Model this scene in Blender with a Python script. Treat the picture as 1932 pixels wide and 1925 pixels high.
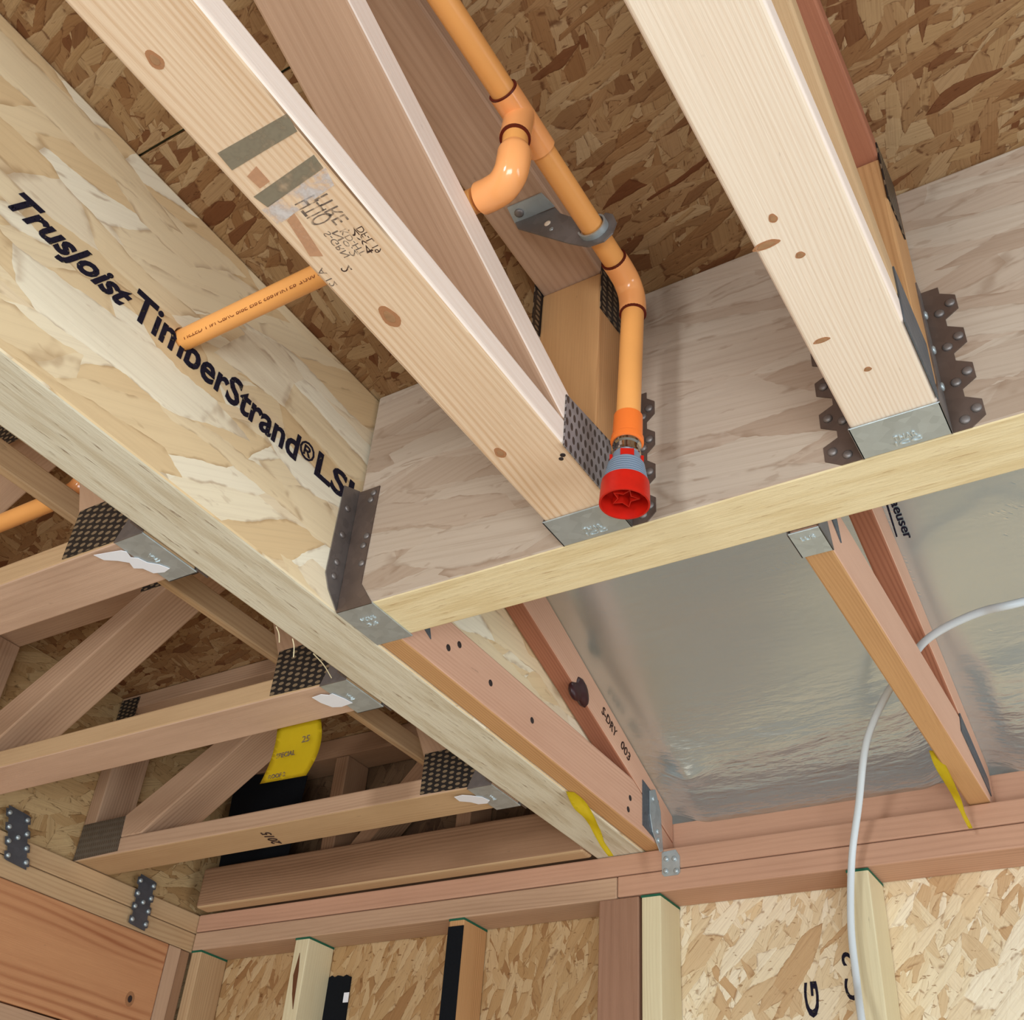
import bpy, bmesh, math, random
from mathutils import Vector, Matrix
random.seed(7)
for o in list(bpy.data.objects): bpy.data.objects.remove(o)
C = bpy.context.scene.collection
S = 0.774; H0 = 1.6                      # one framing unit in metres, eye height
def W(p): return Vector((p[0]*S, p[1]*S, p[2]*S + H0))

# ---------------------------------------------------------------- camera
F, PX, PY = 2080.48, 966.0, 962.5
def _unit(v):
    return Vector(v).normalized()
ex = -_unit((-2997-PX, 2210-PY, F)); ey = _unit((2602-PX, 2690-PY, F)); ez = ex.cross(ey)
cam = bpy.data.cameras.new('camera'); co = bpy.data.objects.new('camera', cam); C.objects.link(co)
cam.sensor_width = 36; cam.sensor_fit = 'HORIZONTAL'; cam.lens = F/1932*36; cam.clip_start = 0.02
right = Vector((ex.x, ey.x, ez.x)); down = Vector((ex.y, ey.y, ez.y)); fwd = Vector((ex.z, ey.z, ez.z))
m = Matrix((right, -down, -fwd)).transposed().to_4x4(); m.translation = Vector((0, 0, H0)); co.matrix_world = m
bpy.context.scene.camera = co
# ---------------------------------------------------------------- light
sc = bpy.context.scene
sc.view_settings.view_transform = 'Standard'; sc.view_settings.look = 'None'
sc.view_settings.gamma = 1; sc.view_settings.use_curve_mapping = False
sc.view_settings.exposure = 0.13
wd = bpy.data.worlds.new('world'); sc.world = wd; wd.use_nodes = True
bg = wd.node_tree.nodes['Background']; bg.inputs[0].default_value = (0.84, 0.94, 1.0, 1); bg.inputs[1].default_value = 0.30
def area(name, loc, target, sx, sy, power, col):
    l = bpy.data.lights.new(name, 'AREA'); l.shape = 'RECTANGLE'; l.size = sx; l.size_y = sy; l.energy = power; l.color = col
    o = bpy.data.objects.new(name, l); C.objects.link(o); o.location = loc
    o.rotation_euler = (Vector(target)-Vector(loc)).to_track_quat('-Z', 'Y').to_euler(); return o
area('window_daylight', (-0.42, -4.6, 1.35), (-0.42, 1.0, 2.4), 0.55, 1.0, 82, (0.90, 0.96, 1.0))
area('doorway_daylight', (1.15, -1.9, 0.55), (-0.7, 0.4, 2.4), 1.9, 1.0, 76, (0.86, 0.94, 1.0))

area('side_fill', (3.3, 1.2, 0.9), (-0.9, 1.3, 1.9), 2.4, 1.5, 58, (0.86, 0.94, 1.0))  # added fill from the right, lifts the long beam and roof trusses
lp_ = bpy.data.lights.new('glint_light', 'POINT'); lp_.energy = 2.6; lp_.shadow_soft_size = 0.05; lp_.color = (1.0, 0.97, 0.86)  # added unseen light that puts a glint on the foil
lo_ = bpy.data.objects.new('glint_light', lp_); C.objects.link(lo_); lo_.location = (-1.55, 0.85, 0.35)

# ---------------------------------------------------------------- materials
def lin(c):
    r = []
    for v in c[:3]:
        v = v/255.0; r.append(v/12.92 if v <= 0.04045 else ((v+0.055)/1.055)**2.4)
    return (r[0], r[1], r[2], 1.0)
class NT:
    def __init__(s, name, rough=0.6, metal=0.0, spec=0.3):
        s.m = bpy.data.materials.new(name); s.m.use_nodes = True; s.t = s.m.node_tree
        s.b = s.t.nodes['Principled BSDF']; s.b.inputs['Roughness'].default_value = rough
        s.b.inputs['Metallic'].default_value = metal; s.b.inputs['Specular IOR Level'].default_value = spec
    def n(s, typ, **k):
        nd = s.t.nodes.new(typ)
        for a, v in k.items(): setattr(nd, a, v)
        return nd
    def l(s, a, b): s.t.links.new(a, b)
    def inp(s, nd, i, v):
        if hasattr(v, 'is_linked'): s.l(v, nd.inputs[i])
        elif v is not None: nd.inputs[i].default_value = v
    def math(s, op, a, b=None, c=None, clamp=False):
        nd = s.n('ShaderNodeMath', operation=op); nd.use_clamp = clamp
        s.inp(nd, 0, a)
        if b is not None: s.inp(nd, 1, b)
        if c is not None: s.inp(nd, 2, c)
        return nd.outputs[0]
    def uv(s, rnd=True):
        u = s.n('ShaderNodeUVMap').outputs[0]
        if not rnd: return u
        r = s.n('ShaderNodeObjectInfo').outputs['Random']
        cx = s.n('ShaderNodeCombineXYZ'); s.l(s.math('MULTIPLY', r, 37.0), cx.inputs[0]); s.l(s.math('MULTIPLY', r, 11.3), cx.inputs[1])
        return s.vadd(u, cx.outputs[0])
    def vadd(s, a, b):
        nd = s.n('ShaderNodeVectorMath', operation='ADD'); s.inp(nd, 0, a); s.inp(nd, 1, b); return nd.outputs[0]
    def map(s, v, scale=(1, 1, 1), rot=0, loc=(0, 0, 0)):
        nd = s.n('ShaderNodeMapping'); s.l(v, nd.inputs[0]); nd.inputs['Scale'].default_value = scale
        nd.inputs['Rotation'].default_value = (0, 0, rot); nd.inputs['Location'].default_value = loc; return nd.outputs[0]
    def noise(s, v, scale=1, detail=2, rough=0.5, dist=0, out=0):
        nd = s.n('ShaderNodeTexNoise'); s.l(v, nd.inputs['Vector']); nd.inputs['Scale'].default_value = scale
        nd.inputs['Detail'].default_value = detail; nd.inputs['Roughness'].default_value = rough; nd.inputs['Distortion'].default_value = dist
        return nd.outputs[out]
    def vor(s, v, scale=1, feature='F1', rand=1.0):
        nd = s.n('ShaderNodeTexVoronoi', feature=feature); s.l(v, nd.inputs['Vector']); nd.inputs['Scale'].default_value = scale
        nd.inputs['Randomness'].default_value = rand; return nd
    def ramp(s, f, stops, interp='LINEAR'):
        nd = s.n('ShaderNodeValToRGB'); s.l(f, nd.inputs[0]); nd.color_ramp.interpolation = interp
        e = nd.color_ramp.elements
        while len(e) < len(stops): e.new(0.5)
        for i, (p, c) in enumerate(stops):
            e[i].position = p; e[i].color = c if len(c) == 4 else (c[0], c[1], c[2], 1)
        return nd.outputs[0]
    def mix(s, f, a, b, mode='MIX'):
        nd = s.n('ShaderNodeMix', data_type='RGBA', blend_type=mode); s.inp(nd, 0, f)
        s.inp(nd, 6, a); s.inp(nd, 7, b); return nd.outputs[2]
    def sep(s, v):
        nd = s.n('ShaderNodeSeparateXYZ'); s.l(v, nd.inputs[0]); return nd.outputs
    def comb(s, x, y, z=0.0):
        nd = s.n('ShaderNodeCombineXYZ'); s.inp(nd, 0, x); s.inp(nd, 1, y); s.inp(nd, 2, z); return nd.outputs[0]
    def bump(s, h, strength=0.2, dist=0.002):
        nd = s.n('ShaderNodeBump'); nd.inputs['Strength'].default_value = strength; nd.inputs['Distance'].default_value = dist
        s.l(h, nd.inputs['Height']); s.l(nd.outputs[0], s.b.inputs['Normal'])
    def col(s, c):
        if hasattr(c, 'is_linked'): s.l(c, s.b.inputs['Base Color'])
        else: s.b.inputs['Base Color'].default_value = c
        return s.m
def W4(f): return (f, f, f, 1)
def smooth(t, f, a, b):
    nd = t.n('ShaderNodeMapRange', interpolation_type='SMOOTHSTEP'); t.inp(nd, 0, f)
    nd.inputs[1].default_value = a; nd.inputs[2].default_value = b; nd.inputs[3].default_value = 0; nd.inputs[4].default_value = 1
    return nd.outputs[0]

def lumber(name, light, dark, ring=60.0, knots=0.5, contrast=0.55, mottle=0.35, rough=0.62):
    t = NT('lumber_' + name, rough=rough, spec=0.25); v = t.uv()
    k = t.vor(t.map(v, (1.6, 8.5, 1)), 1.0)                       # sparse knots
    kd = k.outputs['Distance']
    kr = t.sep(k.outputs['Color'])[0]
    kon = t.math('LESS_THAN', kr, knots)
    kf = t.math('MULTIPLY', t.math('SUBTRACT', 1.0, smooth(t, kd, 0.0, 0.50)), kon)
    warp = t.noise(t.map(v, (1.1, 7, 1)), 1.0, 2, 0.5)
    sx = t.sep(v)
    ph = t.math('ADD', t.math('MULTIPLY', sx[1], ring*6.28), t.math('MULTIPLY', warp, ring*0.42))
    ph = t.math('ADD', ph, t.math('MULTIPLY', kf, ring*0.11))
    rings = t.math('MULTIPLY_ADD', t.math('SINE', ph), 0.5, 0.5)
    rings = t.math('POWER', rings, 2.0)
    amp = smooth(t, t.noise(t.map(v, (0.5, 9, 1), loc=(3, 1, 0)), 1.0, 1), 0.32, 0.72)
    rings = t.math('MULTIPLY', rings, amp)
    streak = t.noise(t.map(v, (9, 520, 1)), 1.0, 3, 0.6)
    f = t.math('ADD', t.math('MULTIPLY', rings, contrast), t.math('MULTIPLY', t.math('SUBTRACT', streak, 0.5), 0.45))
    mot = t.noise(t.map(v, (2.2, 12, 1), loc=(7, 5, 0)), 1.0, 4, 0.6)
    f = t.math('ADD', f, t.math('MULTIPLY', t.math('SUBTRACT', mot, 0.5), mottle*2.2))
    f = t.math('ADD', f, 0.12, clamp=True)
    c = t.mix(f, lin(light), lin(dark))
    kc = t.math('MULTIPLY', smooth(t, kf, 0.62, 0.93), 0.85)
    c = t.mix(kc, c, lin((96, 60, 34)))
    spot = t.math('MULTIPLY', smooth(t, t.noise(t.map(v, (22, 60, 1), loc=(5, 9, 0)), 1.0, 3, 0.7), 0.68, 0.78), 0.35)
    c = t.mix(spot, c, lin((110, 88, 66)))
    t.col(c); t.bump(streak, 0.25, 0.0012)
    return t.m

def flakes(name, pal, layers, sx, sy, rough=0.6, streak=0.25, dark=(70, 42, 18), bump=0.35, along=0.0, spots=0.5, spread=1.0, line=0.5):
    """strand board: overlapping long chips in several directions"""
    t = NT(name, rough=rough, spec=0.22); v = t.uv(False)
    def wob(v, scale, amp):
        wn = t.noise(t.map(v, (scale, scale, 1)), 1.0, 2, 0.6, out=1)
        wv = t.n('ShaderNodeVectorMath', operation='MULTIPLY_ADD'); t.l(wn, wv.inputs[0]); wv.inputs[1].default_value = (amp, amp, 0); wv.inputs[2].default_value = (-amp/2, -amp/2, 0)
        return t.vadd(v, wv.outputs[0])
    v2 = wob(wob(v, 0.9/sx, sx*0.22), 2.0/sy, sy*0.16)
    col = None; hgt = None; rnd = random.Random(name); n = len(pal)
    for i in range(layers):
        a = along + rnd.uniform(-1, 1)*spread
        sc_ = rnd.uniform(0.7, 1.35)
        mp = t.n('ShaderNodeMapping', vector_type='TEXTURE'); t.l(v2, mp.inputs[0])
        loc = (rnd.random()*7, rnd.random()*7, 0)
        for q, src in ((mp, v2),):
            q.inputs['Rotation'].default_value = (0, 0, a); q.inputs['Location'].default_value = loc; q.inputs['Scale'].default_value = (sx*sc_, sy*sc_, 1)
        ms = t.n('ShaderNodeMapping', vector_type='TEXTURE'); t.l(v, ms.inputs[0])
        ms.inputs['Rotation'].default_value = (0, 0, a + rnd.uniform(-.1, .1)); ms.inputs['Location'].default_value = loc; ms.inputs['Scale'].default_value = (sx*sc_, sy*sc_, 1)
        vo = t.vor(mp.outputs[0], 1.0); rg = t.sep(vo.outputs['Color'])
        de = t.vor(mp.outputs[0], 1.0, 'DISTANCE_TO_EDGE').outputs['Distance']
        ci = t.ramp(rg[0], [(j/(n-1), lin(pal[j])) for j in range(n)])
        fs = t.noise(t.map(ms.outputs[0], (0.8, 9, 1)), 1.0, 4, 0.65)
        ci = t.mix(t.math('MULTIPLY', smooth(t, fs, 0.42, 0.72), streak), ci, lin(dark))
        part = smooth(t, t.noise(t.map(v, (1.3/sy, 1.3/sy, 1), loc=(i*3.1, 1, 0)), 1.0, 2), 0.46, 0.60)
        ln = t.math('MULTIPLY', t.math('MULTIPLY', t.math('SUBTRACT', 1.0, smooth(t, de, 0.0, 0.055)), part), line)
        ci = t.mix(ln, ci, lin(dark))
        if col is None: col = ci; hgt = rg[1]
        else:
            mk = t.math('GREATER_THAN', rg[1], 0.56)
            col = t.mix(mk, col, ci); hgt = t.math('ADD', t.math('MULTIPLY', hgt, 0.7), t.math('MULTIPLY', t.math('MULTIPLY', mk, smooth(t, de, 0.0, 0.12)), 0.6))
    sp = smooth(t, t.noise(t.map(v, (0.9/sy, 2.4/sy, 1), rot=along), 1.0, 3, 0.6), 0.63, 0.70)
    col = t.mix(t.math('MULTIPLY', sp, spots), col, lin(dark))
    t.col(col); t.bump(hgt, bump, 0.002)
    return t.m

def edge_mat(name, base, fleck, tint, su=22, sv=260, amt=0.8):
    t = NT(name, rough=0.75, spec=0.15); v = t.uv()
    a = t.noise(t.map(v, (su, sv, 1)), 1.0, 4, 0.65)
    b = t.noise(t.map(v, (su*0.35, sv*0.3, 1), loc=(3, 2, 0)), 1.0, 3, 0.6)
    c = t.mix(t.math('MULTIPLY', smooth(t, b, 0.42, 0.66), 0.6), lin(base), lin(tint))
    c = t.mix(t.math('MULTIPLY', smooth(t, a, 0.58, 0.72), amt), c, lin(fleck))
    t.col(c); t.bump(a, 0.5, 0.002); return t.m

def plain(name, c, rough=0.5, metal=0.0, spec=0.4, noise=0.0, scale=30):
    t = NT(name, rough=rough, metal=metal, spec=spec)
    if noise:
        v = t.n('ShaderNodeTexCoord').outputs['Object']
        k = t.noise(v, scale, 4, 0.6)
        d = tuple(x*(1-noise) for x in c)
        t.col(t.mix(k, lin(c), lin(d))); 
    else: t.col(lin(c))
    return t.m

M = {}
M['pine'] = lumber('pine', (236, 208, 176), (198, 150, 104), ring=150, knots=0.2, contrast=0.6)
M['pale'] = lumber('pale_pine', (246, 228, 206), (222, 190, 158), ring=230, knots=0.2, contrast=0.5, mottle=0.25)
M['litside'] = lumber('lit_side_pine', (244, 226, 212), (226, 198, 176), ring=90, knots=0.0, contrast=0.25, mottle=0.25)  # light from the right put into the colour of the side faces
M['pink'] = lumber('pink_fir', (220, 174, 146), (182, 128, 100), ring=150, knots=0.15, contrast=0.4)
M['fir'] = lumber('brown_fir', (196, 160, 130), (150, 114, 86), ring=130, knots=0.15, contrast=0.4, mottle=0.5)
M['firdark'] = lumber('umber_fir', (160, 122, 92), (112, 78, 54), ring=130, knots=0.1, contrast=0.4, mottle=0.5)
M['web'] = lumber('tan_fir', (190, 154, 126), (152, 114, 86), ring=110, knots=0.2, contrast=0.35)
M['orange'] = lumber('orange_fir', (206, 158, 108), (168, 120, 76), ring=190, knots=0.1, contrast=0.55)
M['red'] = lumber('red_fir', (172, 112, 84), (130, 74, 54), ring=180, knots=0.1, contrast=0.5)
M['tan'] = lumber('tan_pine', (198, 164, 124), (158, 120, 82), ring=120, knots=0.25, contrast=0.35, mottle=0.5)
M['cream'] = lumber('cream_spruce', (224, 210, 172), (196, 174, 132), ring=120, knots=0.15, contrast=0.3)
M['header'] = lumber('red_grained_fir', (204, 148, 104), (152, 88, 54), ring=52, knots=0.3, contrast=0.8)
M['lsl'] = flakes('strand_lumber_face', [(226, 196, 150), (234, 208, 164), (238, 216, 176), (242, 224, 188), (250, 241, 216), (230, 202, 158)], 4, 0.23, 0.055, streak=0.12, along=0.06, spots=0.22, dark=(150, 108, 66), spread=0.5, line=0.45)
M['lslb'] = flakes('strand_lumber_grey_face', [(172, 150, 130), (184, 164, 145), (192, 176, 158), (178, 156, 136)], 4, 0.28, 0.05, streak=0.22, along=0.03, spots=0.3, dark=(126, 96, 70), spread=0.25, line=0.4)
M['osb_deck'] = flakes('dark_strand_board', [(106, 62, 34), (142, 106, 70), (154, 118, 80), (162, 128, 88), (176, 146, 108), (150, 112, 74), (134, 94, 58)], 6, 0.060, 0.0155, streak=0.28, along=0.4, dark=(84, 44, 20), spots=0.7, spread=1.1, line=0.75)
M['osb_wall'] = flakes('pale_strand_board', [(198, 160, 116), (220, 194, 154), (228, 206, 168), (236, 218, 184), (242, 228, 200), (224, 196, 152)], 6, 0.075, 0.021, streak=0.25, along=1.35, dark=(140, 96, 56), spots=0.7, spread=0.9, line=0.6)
M['osb_rim'] = flakes('tan_strand_board', [(160, 122, 78), (180, 144, 98), (196, 164, 118), (172, 134, 88)], 5, 0.09, 0.025, streak=0.3, along=0.9, dark=(90, 60, 34), spread=1.2, line=0.7)
M['osb_shade'] = flakes('umber_strand_board', [(78, 56, 40), (96, 72, 50), (112, 86, 62), (88, 64, 46)], 4, 0.08, 0.022, streak=0.3, along=0.4, dark=(48, 32, 20), spots=0.6, spread=1.0, line=0.6)  # board darkened in colour for the shade behind the left trusses
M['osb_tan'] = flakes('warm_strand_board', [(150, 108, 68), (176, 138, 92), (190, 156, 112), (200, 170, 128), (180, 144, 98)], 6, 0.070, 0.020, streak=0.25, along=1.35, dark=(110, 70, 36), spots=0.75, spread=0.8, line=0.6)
M['greypink'] = lumber('weathered_pink_fir', (206, 172, 146), (164, 130, 106), ring=70, knots=0.2, contrast=0.25, mottle=0.7)
M['post'] = lumber('brown_post_fir', (160, 120, 96), (122, 86, 64), ring=60, knots=0.1, contrast=0.3)
M['plate'] = lumber('plate_fir', (200, 154, 126), (162, 118, 92), ring=90, knots=0.15, contrast=0.3, mottle=0.45)
M['edgeA'] = edge_mat('strand_lumber_edge_grey', (218, 208, 184), (128, 100, 74), (190, 172, 140), su=16, sv=170, amt=0.85)
M['edgeB'] = edge_mat('strand_lumber_edge_yellow', (236, 216, 172), (172, 132, 88), (218, 192, 142), su=18, sv=180, amt=0.6)
M['cpvc'] = plain('orange_cpvc', (252, 176, 98), 0.33, spec=0.5, noise=0.07, scale=14)
M['cpvc_fit'] = plain('orange_cpvc_fitting', (252, 172, 106), 0.16, spec=0.55)
M['primer'] = plain('dark_red_solvent_ring', (92, 26, 16), 0.35)
M['redcap'] = plain('red_plastic', (214, 30, 14), 0.42, spec=0.4, noise=0.2, scale=60)
M['greycap'] = plain('blue_grey_plastic', (128, 142, 158), 0.4)
M['chrome'] = plain('bright_chrome', (190, 186, 180), 0.12, metal=1)
M['dark'] = plain('black_gap', (20, 15, 12), 0.9, spec=0.05)
M['ink'] = plain('black_ink', (38, 34, 44), 0.8, spec=0.1)
M['stamp'] = plain('faded_stamp_ink', (150, 122, 96), 0.8, spec=0.1)
M['stampdark'] = plain('dark_stamp_ink', (84, 60, 50), 0.8, spec=0.1)
M['pipeink'] = plain('brown_print_ink', (136, 72, 30), 0.5)
M['paper'] = plain('white_label_paper', (236, 236, 240), 0.5)
M['yellow'] = plain('yellow_tag_plastic', (232, 204, 30), 0.55, noise=0.08, scale=20)
M['tape'] = plain('black_felt_tape', (26, 28, 32), 0.9, spec=0.1, noise=0.3, scale=200)
M['green'] = plain('green_end_paint', (28, 92, 66), 0.7)
M['cable'] = plain('white_cable_jacket', (206, 212, 214), 0.4)
M['concrete'] = plain('grey_concrete', (206, 206, 200), 0.8, noise=0.1, scale=3)
M['emboss'] = plain('embossed_metal_letters', (206, 214, 214), 0.35, metal=0.6)
M['nailblack'] = plain('dark_nail_hole', (48, 36, 34), 0.7)

def worn(name, c, lo, hi, scale=60, sy=None, maxa=1.0):
    t = NT(name, rough=0.8, spec=0.1); v = t.n('ShaderNodeUVMap').outputs[0] if sy else t.n('ShaderNodeTexCoord').outputs['Object']
    k = t.noise(t.map(v, (scale, sy or scale, scale)), 1.0, 3, 0.7)
    t.l(t.math('MULTIPLY', smooth(t, k, lo, hi), maxa), t.b.inputs['Alpha']); t.col(lin(c)); return t.m
M['ink'] = worn('black_ink', (36, 32, 46), 0.28, 0.46, 150)
M['stamp'] = worn('faded_stamp_ink', (110, 96, 88), 0.25, 0.6, 120, maxa=0.75)
M['smear'] = worn('grey_ink_smear', (150, 138, 116), 0.20, 0.60, 30, maxa=0.75)
M['smearwhite'] = worn('white_smear', (226, 216, 210), 0.38, 0.7, 50, maxa=0.8)
M['smearorange'] = worn('orange_smear', (214, 164, 126), 0.2, 0.6, 30, maxa=0.7)
M['stampdark'] = worn('dark_stamp_ink', (70, 50, 44), 0.3, 0.5, 120, maxa=0.9)
M['knotmat'] = plain('brown_knot', (190, 142, 100), 0.6, noise=0.3, scale=90)
M['knotsoft'] = worn('knot_halo', (196, 140, 98), 0.1, 0.5, 80, maxa=0.6)
def galv(name, c, rough=0.42, metal=0.75):
    t = NT(name, rough=rough, metal=metal, spec=0.5); v = t.n('ShaderNodeTexCoord').outputs['Object']
    sp = t.vor(t.map(v, (1, 1, 1)), 90).outputs['Color']; k = t.sep(sp)[0]; n = t.noise(v, 26, 3)
    d = tuple(x*0.80 for x in c)
    f = t.math('ADD', t.math('MULTIPLY', k, 0.35), t.math('MULTIPLY', n, 0.65))
    t.col(t.mix(f, lin(d), lin(c)))
    r = t.math('MULTIPLY_ADD', n, 0.25, rough-0.1); t.l(r, t.b.inputs['Roughness'])
    return t.m
M['galv'] = galv('galvanised_steel', (202, 212, 214), 0.40, 0.6)
M['galvb'] = galv('galvanised_steel_dull', (150, 142, 138), 0.5, 0.7)
M['galvw'] = galv('galvanised_steel_warm', (126, 108, 98), 0.5, 0.6)
def plate_mat(name, base, slot, horizontal=True, nu=60, nv=110, metal=0.6):
    t = NT(name, rough=0.45, metal=metal); v = t.n('ShaderNodeUVMap').outputs[0]; s = t.sep(v)
    a, b = (s[0], s[1]) if horizontal else (s[1], s[0])
    iu = t.math('FLOOR', t.math('MULTIPLY', a, nu))
    off = t.math('MULTIPLY', t.math('MODULO', iu, 2.0), 0.5)
    fu = t.math('FRACT', t.math('MULTIPLY', a, nu)); fv = t.math('FRACT', t.math('ADD', t.math('MULTIPLY', b, nv), off))
    du = t.math('ABSOLUTE', t.math('SUBTRACT', fu, 0.5)); dv = t.math('ABSOLUTE', t.math('SUBTRACT', fv, 0.5))
    d = t.math('ADD', t.math('POWER', t.math('DIVIDE', du, 0.34), 2.0), t.math('POWER', t.math('DIVIDE', dv, 0.28), 2.0))
    f = t.math('LESS_THAN', d, 1.0)
    n = t.noise(t.n('ShaderNodeTexCoord').outputs['Object'], 60, 3)
    bc = t.mix(n, lin(base), lin(tuple(x*0.7 for x in base)))
    t.col(t.mix(f, bc, lin(slot))); t.l(t.math('MULTIPLY', t.math('SUBTRACT', 1.0, f), metal), t.b.inputs['Metallic'])
    t.bump(t.math('SUBTRACT', 1.0, f), 0.8, 0.002); return t.m
M['plateD'] = plate_mat('toothed_plate_dark', (70, 66, 64), (128, 108, 84), True, 66, 105)
M['plateG'] = plate_mat('toothed_plate_grey', (168, 162, 162), (66, 56, 52), False, 62, 95, metal=0.3)
M['plateL'] = plate_mat('toothed_plate_tarnished', (118, 106, 92), (84, 70, 56), False, 80, 150, metal=0.2)
M['plateB'] = plate_mat('toothed_plate_blue_grey', (120, 128, 136), (88, 92, 98), False, 62, 110)

def foil_mat():
    t = NT('radiant_barrier_foil', rough=0.3, metal=0.92, spec=0.5); v = t.n('ShaderNodeUVMap').outputs[0]
    t.b.inputs['Base Color'].default_value = lin((244, 246, 242))
    oc = t.n('ShaderNodeTexCoord').outputs['Object']; yy = t.sep(oc)[1]
    n1 = t.noise(t.map(oc, (4, 26, 1)), 1.0, 3, 0.55, 0.4)
    n2 = t.noise(t.map(oc, (26, 90, 1)), 1.0, 3, 0.6)
    low = t.noise(t.map(oc, (1.2, 2.6, 1)), 1.0, 2)
    eave = smooth(t, yy, 0.10, 0.30)
    h = t.math('MULTIPLY', t.math('ADD', t.math('MULTIPLY', n1, 0.7), t.math('MULTIPLY', n2, 0.3)), t.math('MULTIPLY_ADD', eave, 2.4, 0.12))
    h = t.math('ADD', h, t.math('MULTIPLY', low, 2.0))
    t.bump(h, 0.38, 0.008)
    t.l(t.math('MULTIPLY_ADD', low, 0.20, 0.13), t.b.inputs['Roughness'])
    return t.m
M['foil'] = foil_mat()

# ---------------------------------------------------------------- builders
ORIG = {}
def tag(o, label=None, cat=None, group=None, kind=None):
    if label: o['label'] = label
    if cat: o['category'] = cat
    if group: o['group'] = group
    if kind: o['kind'] = kind
    return o
def thing(name, base, label, cat, group=None):
    o = bpy.data.objects.new(name, None); C.objects.link(o); o.location = W(base); o.empty_display_size = 0.05
    ORIG[o] = W(base); return tag(o, label, cat, group)
def uvmap(me, g):
    g = Vector(g).normalized(); uvl = me.uv_layers.new(name='UVMap')
    for p in me.polygons:
        n = p.normal
        if abs(n.dot(g)) > 0.85:
            a = Vector((0, 0, 1)) if abs(n.z) < 0.8 else Vector((1, 0, 0)); u = (a - n*a.dot(n)).normalized()
        else: u = (g - n*g.dot(n)).normalized()
        v = n.cross(u); k = round(n.x*3 + n.y*7 + n.z*13)*0.377
        for li in p.loop_indices:
            c = me.vertices[me.loops[li].vertex_index].co
            uvl.data[li].uv = (c.dot(u) + k, c.dot(v) + k*1.7)
def finish(name, bm, mats, parent=None, g=(0, 1, 0), bevel=0.0, smooth_=False, origin=None, facemat=None, seg=2):
    """bm holds world metres"""
    bmesh.ops.recalc_face_normals(bm, faces=bm.faces)
    if bevel: bmesh.ops.bevel(bm, geom=[e for e in bm.edges if e.is_manifold and e.calc_face_angle(0) > 0.5], offset=bevel, segments=seg, profile=0.5, affect='EDGES')
    me = bpy.data.meshes.new(name); bm.to_mesh(me); bm.free()
    uvmap(me, g)
    if not isinstance(mats, (list, tuple)): mats = [mats]
    for mt in mats: me.materials.append(mt if not isinstance(mt, str) else M[mt])
    if facemat:
        for p in me.polygons: p.material_index = facemat(p)
    for p in me.polygons: p.use_smooth = smooth_
    o = bpy.data.objects.new(name, me); C.objects.link(o)
    if origin is None:
        if parent is not None: origin = ORIG[parent]
        else:
            cs = [v.co for v in me.vertices]; origin = sum(cs, Vector())/len(cs); origin.z = min(c.z for c in cs)
    me.transform(Matrix.Translation(-origin)); ORIG[o] = origin.copy()
    if parent is not None: o.parent = parent; o.location = origin - ORIG[parent]
    else: o.location = origin
    return o
def bm_box(bm, a, b):
    """a, b corners in framing units"""
    a = W(a); b = W(b)
    vs = [bm.verts.new((x, y, z)) for x in (a.x, b.x) for y in (a.y, b.y) for z in (a.z, b.z)]
    for f in ((0, 1, 3, 2), (4, 6, 7, 5), (0, 4, 5, 1), (2, 3, 7, 6), (0, 2, 6, 4), (1, 5, 7, 3)): bm.faces.new([vs[i] for i in f])
    return bm
def box(name, x0, x1, y0, y1, z0, z1, mat, parent=None, g=(0, 1, 0), bevel=0.0025, **k):
    bm = bmesh.new(); bm_box(bm, (x0, y0, z0), (x1, y1, z1)); return finish(name, bm, mat, parent, g, bevel, **k)
def bm_prism(bm, pts, ext):
    """pts: list of points in framing units, ext: extrusion in framing units"""
    A = [bm.verts.new(W(p)) for p in pts]; e = Vector(ext)*S; B = [bm.verts.new(W(p)+e) for p in pts]
    n = len(A); bm.faces.new(A); bm.faces.new(B[::-1])
    for i in range(n): bm.faces.new((A[i], B[i], B[(i+1) % n], A[(i+1) % n]))
    return bm
def prism(name, pts, ext, mat, parent=None, g=(0, 1, 0), bevel=0.0, **k):
    bm = bmesh.new(); bm_prism(bm, pts, ext); return finish(name, bm, mat, parent, g, bevel, **k)
def bm_tube(bm, path, rad, n=28, cap=True):
    """path: world points in metres; rad: metre or list"""
    rings = []; N = len(path); up = None
    for i, p in enumerate(path):
        p = Vector(p); t = (Vector(path[min(i+1, N-1)]) - Vector(path[max(i-1, 0)])).normalized()
        if up is None:
            up = t.orthogonal().normalized()
        up = (up - t*up.dot(t)).normalized(); b = t.cross(up); r = rad[i] if isinstance(rad, (list, tuple)) else rad
        rings.append([bm.verts.new(p + (up*math.cos(2*math.pi*j/n) + b*math.sin(2*math.pi*j/n))*r) for j in range(n)])
    for a, b in zip(rings, rings[1:]):
        for j in range(n): bm.faces.new((a[j], a[(j+1) % n], b[(j+1) % n], b[j]))
    if cap: bm.faces.new(rings[0][::-1]); bm.faces.new(rings[-1])
    return bm
def autosmooth(o, ang=0.6):
    me = o.data
    for p in me.polygons: p.use_smooth = True
    bm = bmesh.new(); bm.from_mesh(me)
    for e in bm.edges:
        if len(e.link_faces) == 2 and e.calc_face_angle(0) > ang: e.smooth = False
    bm.to_mesh(me); bm.free(); return o
def tube(name, path, rad, mat, parent=None, n=28, **k):
    bm = bm_tube(bmesh.new(), path, rad, n); return autosmooth(finish(name, bm, mat, parent, (0, 0, 1), 0, True, **k))
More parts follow.
